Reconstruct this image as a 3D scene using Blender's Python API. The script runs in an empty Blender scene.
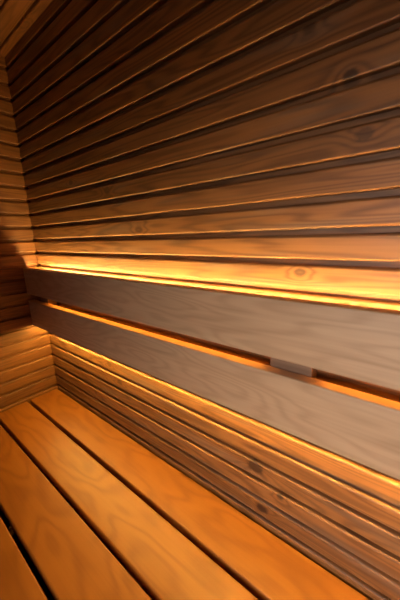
import bpy, bmesh, math, random
from mathutils import Matrix, Vector
random.seed(7)
SC = bpy.context.scene
COL = SC.collection
S = 0.05                      # one wall board pitch in metres
def Z(z): return 0.90 + (z + 12.4) * S
ROOM_X, ROOM_Y, CEIL = 44.0, 22.0, 13.6
FLOOR = -30.4

# ------------------------------------------------------------------ materials
class NT:
    def __init__(s, name):
        s.m = bpy.data.materials.new(name); s.m.use_nodes = True
        s.t = s.m.node_tree; s.t.nodes.clear(); s.L = s.t.links
        s.out = s.t.nodes.new('ShaderNodeOutputMaterial')
    def n(s, kind, **kw):
        nd = s.t.nodes.new(kind)
        for k, v in kw.items(): setattr(nd, k, v)
        return nd
    def put(s, sock, v):
        if hasattr(v, 'is_linked') or isinstance(v, bpy.types.NodeSocket): s.L.new(v, sock)
        else: sock.default_value = v
    def M(s, op, a, b=0.0, c=0.0, clamp=False):
        nd = s.n('ShaderNodeMath', operation=op, use_clamp=clamp)
        s.put(nd.inputs[0], a); s.put(nd.inputs[1], b); s.put(nd.inputs[2], c)
        return nd.outputs[0]
    def xyz(s, x, y, z):
        nd = s.n('ShaderNodeCombineXYZ')
        s.put(nd.inputs[0], x); s.put(nd.inputs[1], y); s.put(nd.inputs[2], z)
        return nd.outputs[0]
    def noise(s, v, scale, detail=2.0, rough=0.5):
        nd = s.n('ShaderNodeTexNoise'); s.put(nd.inputs['Vector'], v)
        nd.inputs['Scale'].default_value = scale; nd.inputs['Detail'].default_value = detail
        nd.inputs['Roughness'].default_value = rough
        return nd.outputs['Fac']
    def mix(s, f, a, b, mode='MIX'):
        nd = s.n('ShaderNodeMix', data_type='RGBA', blend_type=mode)
        s.put(nd.inputs[0], f); s.put(nd.inputs[6], a); s.put(nd.inputs[7], b)
        return nd.outputs[2]
    def smooth(s, v, lo, hi):
        nd = s.n('ShaderNodeMapRange', interpolation_type='SMOOTHSTEP')
        s.put(nd.inputs[0], v)
        nd.inputs[1].default_value = lo; nd.inputs[2].default_value = hi
        nd.inputs[3].default_value = 0; nd.inputs[4].default_value = 1
        return nd.outputs[0]

def c4(c): return (c[0], c[1], c[2], 1.0)

def wood(name, u, v, light, dark, v0=0.0, pitch=S, ring=20.0, ring_amt=.5, fib_amt=.4, stretch=9.0,
         knots=(), rough=.5, vary=.25, knot_col=(.03, .012, .006), bump=.15, blotch=.25, spec=.5, base_scale=1.0, grey=None):
    """u/v: which object axes run along / across the boards"""
    N = NT(name)
    tc = N.n('ShaderNodeTexCoord'); sp = N.n('ShaderNodeSeparateXYZ'); N.L.new(tc.outputs['Object'], sp.inputs[0])
    ax = {'x': sp.outputs[0], 'y': sp.outputs[1], 'z': sp.outputs[2]}
    U, V = ax[u], ax[v]
    idx = N.M('FLOOR', N.M('DIVIDE', N.M('SUBTRACT', V, v0), pitch))
    wn = N.n('ShaderNodeTexWhiteNoise', noise_dimensions='1D'); N.L.new(N.M('ADD', idx, 0.37), wn.inputs['W'])
    R = wn.outputs['Value']
    off = N.M('MULTIPLY', R, 23.0)
    uo = N.M('ADD', U, off)
    k = base_scale
    fld = N.noise(N.xyz(N.M('MULTIPLY', uo, 1.0*k), N.M('MULTIPLY', V, stretch*k), off), 1.6, 2.0, .45)
    knotmask = None
    for (ku, kv, kr, ka) in knots:
        du = N.M('MULTIPLY', N.M('SUBTRACT', U, ku), .72); dv = N.M('SUBTRACT', V, kv)
        d2 = N.M('ADD', N.M('MULTIPLY', du, du), N.M('MULTIPLY', dv, dv))
        own = N.M('COMPARE', idx, float(math.floor((kv - v0)/pitch)), .5)
        g = N.M('MULTIPLY', N.M('EXPONENT', N.M('DIVIDE', d2, -(kr*2.0)**2)), own)
        fld = N.M('ADD', fld, N.M('MULTIPLY', g, .13))
        # keep a knot inside its own board
        d = N.M('SQRT', d2)
        wob = N.M('ADD', d, N.M('MULTIPLY', N.M('SUBTRACT', N.noise(tc.outputs['Object'], 190, 1), .5), kr*.55))
        mk = N.M('MULTIPLY', N.M('SUBTRACT', 1.0, N.smooth(wob, kr*.55, kr*1.15)), ka)
        knotmask = mk if knotmask is None else N.M('MAXIMUM', knotmask, mk)
    rg = N.M('SINE', N.M('MULTIPLY', fld, ring * 6.283))
    rg = N.M('MULTIPLY_ADD', rg, .5, .5)
    rg = N.M('POWER', rg, 1.8)
    fib = N.noise(N.xyz(N.M('MULTIPLY', uo, 5.0), N.M('MULTIPLY', V, 260.0), off), 1.0, 3.0, .6)
    fib2 = N.noise(N.xyz(N.M('MULTIPLY', uo, 2.0), N.M('MULTIPLY', V, 60.0), off), 1.0, 2.0, .5)
    f = N.M('ADD', N.M('MULTIPLY', rg, ring_amt), N.M('MULTIPLY', N.M('SUBTRACT', fib, .35), fib_amt*1.6))
    f = N.M('ADD', f, N.M('MULTIPLY', N.M('SUBTRACT', fib2, .5), fib_amt*1.8), clamp=True)
    col = N.mix(f, c4(light), c4(dark))
    # board to board tone and soft blotches
    tone = N.M('MULTIPLY_ADD', R, vary, 1.0 - vary*.5)
    bl = N.noise(N.xyz(N.M('MULTIPLY', uo, 3.0), N.M('MULTIPLY', V, 9.0), off), 1.3, 2.0)
    tone = N.M('MULTIPLY', tone, N.M('MULTIPLY_ADD', bl, blotch*2, 1.0 - blotch))
    col = N.mix(1.0, col, N.xyz(tone, tone, tone), 'MULTIPLY')
    if grey:
        gm = N.smooth(N.noise(N.xyz(N.M('MULTIPLY', uo, 2.2), N.M('MULTIPLY', V, 24.0), off), 1.7, 2.0), .52, .74)
        col = N.mix(N.M('MULTIPLY', gm, grey[3]), col, c4(grey[:3]))
    if knotmask is not None:
        col = N.mix(knotmask, col, c4(knot_col))
    b = N.n('ShaderNodeBsdfPrincipled')
    N.L.new(col, b.inputs['Base Color'])
    N.put(b.inputs['Roughness'], N.M('MULTIPLY_ADD', fib, .22, rough - .11))
    b.inputs['Specular IOR Level'].default_value = spec
    bp = N.n('ShaderNodeBump'); bp.inputs['Strength'].default_value = bump; bp.inputs['Distance'].default_value = .0012
    N.L.new(N.M('ADD', fib, N.M('MULTIPLY', rg, .4)), bp.inputs['Height']); N.L.new(bp.outputs[0], b.inputs['Normal'])
    N.L.new(b.outputs[0], N.out.inputs[0])
    return N.m

def plain(name, col, rough=.5, metal=0.0, noise_amt=.1):
    N = NT(name)
    tc = N.n('ShaderNodeTexCoord')
    nz = N.noise(tc.outputs['Object'], 14, 3)
    t = N.M('MULTIPLY_ADD', nz, noise_amt*2, 1 - noise_amt)
    b = N.n('ShaderNodeBsdfPrincipled')
    N.L.new(N.mix(1.0, c4(col), N.xyz(t, t, t), 'MULTIPLY'), b.inputs['Base Color'])
    b.inputs['Roughness'].default_value = rough; b.inputs['Metallic'].default_value = metal
    N.L.new(b.outputs[0], N.out.inputs[0]); return N.m

def emit(name, col, st):
    N = NT(name); e = N.n('ShaderNodeEmission'); e.inputs[0].default_value = c4(col); e.inputs[1].default_value = st
    N.L.new(e.outputs[0], N.out.inputs[0]); return N.m

def glass(name):
    N = NT(name); b = N.n('ShaderNodeBsdfPrincipled')
    b.inputs['Base Color'].default_value = (.85, .9, .88, 1); b.inputs['Transmission Weight'].default_value = 1
    b.inputs['Roughness'].default_value = .02; b.inputs['IOR'].default_value = 1.45
    N.L.new(b.outputs[0], N.out.inputs[0]); return N.m

PINE_L, PINE_D = (.26, .102, .030), (.085, .028, .007)
def kn(x, z, r, a): return (x*S, Z(z), r*S*.78, a)
back_knots = [kn(6.96, 4.40, .22, .7), kn(10.73, 3.5, .26, .55), kn(13.18, 1.30, .30, .35), kn(21.57, -.45, .2, .5),
              kn(23.14, 3.52, .26, .6), kn(22.64, 5.12, .20, .8), kn(21.43, 6.68, .22, .4),
              kn(8.99, -7.49, .24, .45), kn(10.07, -8.49, .26, .6), kn(6.79, -10.43, .2, .4),
              kn(20.04, -9.48, .42, .9), kn(21.26, -10.3, .16, .8), kn(20.44, -11.55, .30, .95)]
M_BACK = wood('pine_back', 'x', 'z', PINE_L, PINE_D, v0=Z(0) - .22*S, knots=back_knots, ring=14, ring_amt=.55, stretch=13, bump=.04, base_scale=.9, fib_amt=.42, grey=(.17, .12, .09, .35))
M_LEFT = wood('pine_left', 'y', 'z', (.23, .080, .017), (.11, .034, .007), v0=Z(0) - .22*S, ring=14, ring_amt=.55, stretch=13, bump=.04, base_scale=.9, fib_amt=.42)
M_CEIL = wood('pine_ceiling', 'x', 'y', (.20, .070, .018), (.09, .028, .006), v0=-.55*S, pitch=1.09*S, ring=14, ring_amt=.55, stretch=13, bump=.04, base_scale=.9, fib_amt=.42,
              knots=[(4.4*S, -.2*S, .012, .0)])
M_REST = wood('alder_backrest', 'x', 'z', (.50, .305, .17), (.32, .175, .085), v0=Z(-3.6), pitch=2.7*S, ring=13, ring_amt=.35, base_scale=1.6,
              fib_amt=.35, stretch=5, vary=.06, blotch=.14, rough=.5, bump=.06)
M_SEAT = wood('alder_seat', 'x', 'y', (.32, .100, .011), (.18, .047, .005), v0=-.1*S, pitch=2.45*S, ring=9, ring_amt=.45, base_scale=1.5,
              fib_amt=.22, stretch=4, vary=.10, blotch=.15, rough=.42, bump=.05)
M_BLOCK = wood('pine_batten', 'x', 'z', (.22, .12, .07), (.12, .06, .03), ring=8)
M_DARKWOOD = wood('bearer_wood', 'y', 'z', (.30, .14, .06), (.16, .07, .03), ring=8)
M_TAPE = plain('led_tape', (.6, .58, .5), .5)
M_FLOOR = plain('floor_tile', (.09, .08, .075), .6, noise_amt=.25)
M_METAL = plain('hinge_metal', (.6, .6, .6), .3, 1)
M_GLASS = glass('door_glass')

# ------------------------------------------------------------------ mesh helpers
def link(name, bm, mat, parent=None, smooth=False):
    bmesh.ops.recalc_face_normals(bm, faces=bm.faces[:])
    me = bpy.data.meshes.new(name); bm.to_mesh(me); bm.free()
    me.materials.append(mat)
    if smooth:
        for p in me.polygons: p.use_smooth = True
    o = bpy.data.objects.new(name, me); COL.objects.link(o)
    if parent: o.parent = parent; o.matrix_parent_inverse = Matrix()
    return o

def extrude_profile(bm, prof, axis, a, b):
    """prof: closed list of 2-D points; axis 'x' -> prof is (y,z), axis 'y' -> (x,z)"""
    def P(t, p):
        return (t, p[0], p[1]) if axis == 'x' else (p[0], t, p[1])
    A = [bm.verts.new(P(a, p)) for p in prof]; B = [bm.verts.new(P(b, p)) for p in prof]
    n = len(prof)
    for i in range(n):
        bm.faces.new((A[i], A[(i+1) % n], B[(i+1) % n], B[i]))
    bm.faces.new(A[::-1]); bm.faces.new(B)

def rbox(bm, x0, x1, y0, y1, z0, z1, bev=0.0, seg=3):
    r = bmesh.ops.create_cube(bm, size=1.0)
    vs = r['verts']
    for v in vs:
        v.co = Vector(((x0+x1)/2 + v.co.x*(x1-x0), (y0+y1)/2 + v.co.y*(y1-y0), (z0+z1)/2 + v.co.z*(z1-z0)))
    if bev > 0:
        es = list({e for v in vs for e in v.link_edges})
        bmesh.ops.bevel(bm, geom=es, offset=bev, segments=seg, affect='EDGES', profile=.5)

def struct(o): o['kind'] = 'structure'; return o
def empty(name, loc, label, cat, group=None):
    o = bpy.data.objects.new(name, None); COL.objects.link(o); o.location = loc
    o['label'] = label; o['category'] = cat
    if group: o['group'] = group
    o.empty_display_size = .1
    return o
def put(name, bm, mat, root):
    """a part in world coordinates, parented to a root; keeps world-placed texture coordinates"""
    o = link(name, bm, mat)
    if root:
        o.parent = root; o.matrix_parent_inverse = Matrix.Translation(-root.location)
    return o

# ------------------------------------------------------------------ cladding
REC, DEP, LIP = .21*S, .42*S, .19*S
def board_profile(zb, zt):
    """(depth-outward, z): 0 is the room face, positive goes into the wall"""
    b = .05*S
    pts = [(DEP, zb), (.11*S, zb), (.045*S, zb+.012*S), (.014*S, zb+.03*S), (0, zb+.07*S)]
    t = zt - LIP
    pts += [(0, t-.09*S), (.018*S, t-.04*S), (.06*S, t-.008*S), (.11*S, t), (REC, t+.005*S), (REC, zt), (DEP, zt)]
    return pts
def cladding(bm, axis, a, b, sign, base, k0, k1, ztop=None, zbot=None):
    for k in range(k0, k1):
        zb, zt = Z(k), Z(k+1)
        j = random.uniform(-.012, .012)*S
        pr = board_profile(zb, zt)
        if zbot is not None: pr = [(d, max(z, zbot)) for d, z in pr]
        if ztop is not None: pr = [(d, min(z, ztop)) for d, z in pr]
        pr = [(base + sign*(d + (j if d < DEP else 0)), z) for d, z in pr]
        if ztop is not None and Z(k) >= ztop - .002: continue
        extrude_profile(bm, pr, axis, a, b)

bm = bmesh.new(); cladding(bm, 'x', 0, ROOM_X*S, 1, 0, -30, 14, ztop=Z(CEIL)-.0005, zbot=Z(FLOOR))
rbox(bm, -.05, ROOM_X*S+.05, DEP, DEP+.03, Z(FLOOR), Z(CEIL)+.03)
struct(link('wall_back', bm, M_BACK))
bm = bmesh.new(); cladding(bm, 'y', -ROOM_Y*S, 0, -1, 0, -30, 14, ztop=Z(CEIL)-.0005, zbot=Z(FLOOR))
rbox(bm, -DEP-.03, -DEP, -ROOM_Y*S-.05, DEP+.03, Z(FLOOR), Z(CEIL)+.03)
struct(link('wall_left', bm, M_LEFT))
bm = bmesh.new(); cladding(bm, 'y', -ROOM_Y*S, 0, 1, ROOM_X*S, -30, 14, ztop=Z(CEIL)-.0005, zbot=Z(FLOOR))
rbox(bm, ROOM_X*S+DEP, ROOM_X*S+DEP+.03, -ROOM_Y*S-.05, DEP+.03, Z(FLOOR), Z(CEIL)+.03)
struct(link('wall_right', bm, M_LEFT))

# ceiling boards run along x
bm = bmesh.new()
y = .5*S; zc = Z(CEIL); pit = 1.09*S
while y > -ROOM_Y*S:
    y1 = max(y - pit, -ROOM_Y*S)
    g = .16*S
    pr = [(y1, zc+REC), (y1+g, zc+REC), (y1+g, zc+.04*S), (y1+g+.05*S, zc), (y-.05*S, zc), (y, zc+.04*S), (y, zc+DEP), (y1, zc+DEP)]
    extrude_profile(bm, pr, 'x', 0, ROOM_X*S); y -= pit
rbox(bm, -.05, ROOM_X*S+.05, -ROOM_Y*S-.05, DEP, zc+DEP, zc+DEP+.03)
struct(link('ceiling', bm, M_CEIL))

bm = bmesh.new(); rbox(bm, -.05, ROOM_X*S+.05, -ROOM_Y*S-.05, DEP+.03, Z(FLOOR)-.03, Z(FLOOR))
struct(link('floor', bm, M_FLOOR))

# glass front behind the camera: wall with a glazed door and a window beside it
DX0, DX1, DZ0, DZ1 = 21*S, 35*S, Z(-30.4)+.02, Z(9.6)
bm = bmesh.new()
yf = -ROOM_Y*S
rbox(bm, 0, DX0, yf-.05, yf, Z(FLOOR), zc); rbox(bm, DX1, ROOM_X*S, yf-.05, yf, Z(FLOOR), zc)
rbox(bm, DX0, DX1, yf-.05, yf, DZ1, zc); rbox(bm, DX0, DX1, yf-.05, yf, Z(FLOOR), DZ0)
struct(link('wall_front', bm, M_LEFT))
door = empty('door_1', (DX0, yf, DZ0), 'x', 'x'); del door['label']; del door['category']; struct(door)
bm = bmesh.new(); rbox(bm, DX0+.03, DX1-.03, yf-.03, yf-.022, DZ0+.03, DZ1-.03); put('door_glass', bm, M_GLASS, door)
bm = bmesh.new()
for a in ((DX0, DX0+.03, DZ0, DZ1), (DX1-.03, DX1, DZ0, DZ1), (DX0+.03, DX1-.03, DZ0, DZ0+.03), (DX0+.03, DX1-.03, DZ1-.03, DZ1)):
    rbox(bm, a[0], a[1], yf-.045, yf-.005, a[2], a[3])
put('door_frame', bm, M_DARKWOOD, door)

# ------------------------------------------------------------------ upper bench
bench = empty('sauna_bench', (ROOM_X*S/2, -4.9*S, Z(FLOOR)), 'orange alder slatted sauna bench seat along the foot of the board wall', 'bench')
SEAT = [(-2.36, -.12), (-4.82, -2.60), (-7.20, -5.03), (-9.62, -7.43)]
for y0, y1 in SEAT:
    bm = bmesh.new(); rbox(bm, .06*S, (ROOM_X-.1)*S, y0*S, y1*S, Z(-12.95), Z(-12.4), .07*S, 4)
    put('seat_board', bm, M_SEAT, bench)
for x in (3, 16.5, 30, 41.5):
    bm = bmesh.new(); rbox(bm, x*S, (x+1)*S, -9.3*S, -.2*S, Z(-15), Z(-12.955)); put('bearer', bm, M_DARKWOOD, bench)
    for yy in (-9.0, -1.4):
        bm = bmesh.new(); rbox(bm, x*S, (x+1)*S, yy*S, (yy+1)*S, Z(FLOOR), Z(-15.005)); put('leg', bm, M_DARKWOOD, bench)
bm = bmesh.new(); rbox(bm, .06*S, (ROOM_X-.1)*S, -9.75*S, -9.35*S, Z(-30.3), Z(-12.97)); put('light_block_panel', bm, M_SEAT, bench)  # added, out of view: stops door light leaking under the bench into the gaps

# ------------------------------------------------------------------ backrest
YF, YB = -1.19, -.69
rest = empty('backrest', (ROOM_X*S/2, YB*S, Z(-6.03)), 'pale brown two-board wooden backrest with glowing slot, mounted on the board wall', 'backrest')
for z0, z1 in ((-3.33, -1.22), (-6.03, -3.88)):
    bm = bmesh.new(); rbox(bm, .04*S, (ROOM_X-.1)*S, YF*S, YB*S, Z(z0), Z(z1), .06*S, 4)
    put('backrest_board', bm, M_REST, rest)
BAT = ((1.2, 2.57), (20.88, 22.38), (39.2, 40.6))
for x0, x1 in BAT:
    bm = bmesh.new(); rbox(bm, x0*S, x1*S, (YB+.005)*S, -.03*S, Z(-5.45), Z(-1.95), .03*S, 2)
    put('spacer_batten', bm, M_BLOCK, rest)['label'] = 'dark brown batten seen through the slot'

# ------------------------------------------------------------------ LED strips
AMBER = (1.0, .67, .21)
M_LED = emit('led_amber', AMBER, 1250)
M_LED2 = emit('led_amber_down', (1.0, .65, .14), 1250)
M_LED3 = emit('led_amber_slot', (1.0, .36, .03), 23)
def strip(segs, y, z, up, mat, label, sp=.73):
    root = empty('led_strip', ((segs[0][0])*S, y*S, Z(z)), label, 'light strip')
    h, w = .05*S, .085*S
    tb = bmesh.new()
    for a, b in segs: rbox(tb, a*S, b*S, y*S-w, y*S+w, Z(z)-h/2, Z(z)+h/2)
    put('tape', tb, M_TAPE, root)
    first = None
    for a, b in segs:
        x = a + sp/2
        while x < b:
            loc = Vector((x*S, y*S, Z(z) + (h/2 + .02*S if up else -h/2 - .02*S)))
            if first is None:
                db = bmesh.new(); rbox(db, -.05*S, .05*S, -w*.6, w*.6, -.015*S, .015*S)
                o = first = link('diode', db, mat)
            else:
                o = first.copy(); COL.objects.link(o)
            o.parent = root; o.matrix_parent_inverse = Matrix(); o.location = loc - root.location
            x += sp
    return root
strip([(.15, ROOM_X-.2)], -.60, -1.58, True, M_LED, 'amber light strip behind the top edge of the upper backrest board, washing the wall upward')
strip([(.15, ROOM_X-.2)], -.60, -5.97, False, M_LED2, 'amber light strip behind the bottom edge of the lower backrest board, shining down')
# the slot strip is an angled diffuser tube that faces forward and down onto the lower board's top edge
root = empty('led_strip', (2.63*S, -.58*S, Z(-3.40)), 'amber light strip glowing in the slot between the two backrest boards', 'light strip')
for a, b in ((3.0, 20.6), (22.75, 39.0)):
    for nm, mt, d0, d1, w in (('housing', M_TAPE, 0, .05, .09), ('diffuser', M_LED3, -.03, -.005, .07)):
        q = bmesh.new(); c = math.sqrt(.5)
        pr = []
        for t, d in ((-w, d0), (w, d0), (w, d1), (-w, d1)):
            pr.append(((-.56 + t*c + d*c)*S, Z(-3.42 + -t*c + d*c)))
        extrude_profile(q, pr, 'x', a*S, b*S); put(nm, q, mt, root)

# ------------------------------------------------------------------ daylight through the glass door
ld = bpy.data.lights.new('daylight', 'AREA'); ld.shape = 'RECTANGLE'
ld.size = .6; ld.size_y = .6; ld.energy = 5.4; ld.color = (1.0, .93, .86); ld.spread = math.radians(105)
lo = bpy.data.objects.new('daylight', ld); COL.objects.link(lo)
lo.location = (27*S, yf+.03, Z(-3)); lo.rotation_euler = (math.radians(63), 0, 0)
wd = bpy.data.worlds.new('world'); SC.world = wd; wd.use_nodes = True
wd.node_tree.nodes['Background'].inputs[0].default_value = (.8, .88, 1, 1)
wd.node_tree.nodes['Background'].inputs[1].default_value = .6

# ------------------------------------------------------------------ camera
cam = bpy.data.cameras.new('camera'); co = bpy.data.objects.new('camera', cam); COL.objects.link(co)
r = Vector((0.78700433, 0.61637012, -0.0266843)); u = Vector((-0.11949384, 0.19472187, 0.97355258)); f = Vector((-0.60526473, 0.76300149, -0.22689939))
R = Matrix((r, u, -f)).transposed().to_4x4()
co.matrix_world = Matrix.Translation((24.6828*S, -9.5546*S, Z(.8524))) @ R
cam.sensor_fit = 'VERTICAL'; cam.sensor_height = 36; cam.lens = 272.484/600*36
cam.clip_start = .01
cam.dof.use_dof = True; cam.dof.focus_distance = .95; cam.dof.aperture_fstop = 5.6
SC.camera = co

vs = SC.view_settings
vs.view_transform = 'Standard'; vs.look = 'None'; vs.gamma = 1; vs.use_curve_mapping = False; vs.exposure = 0.0
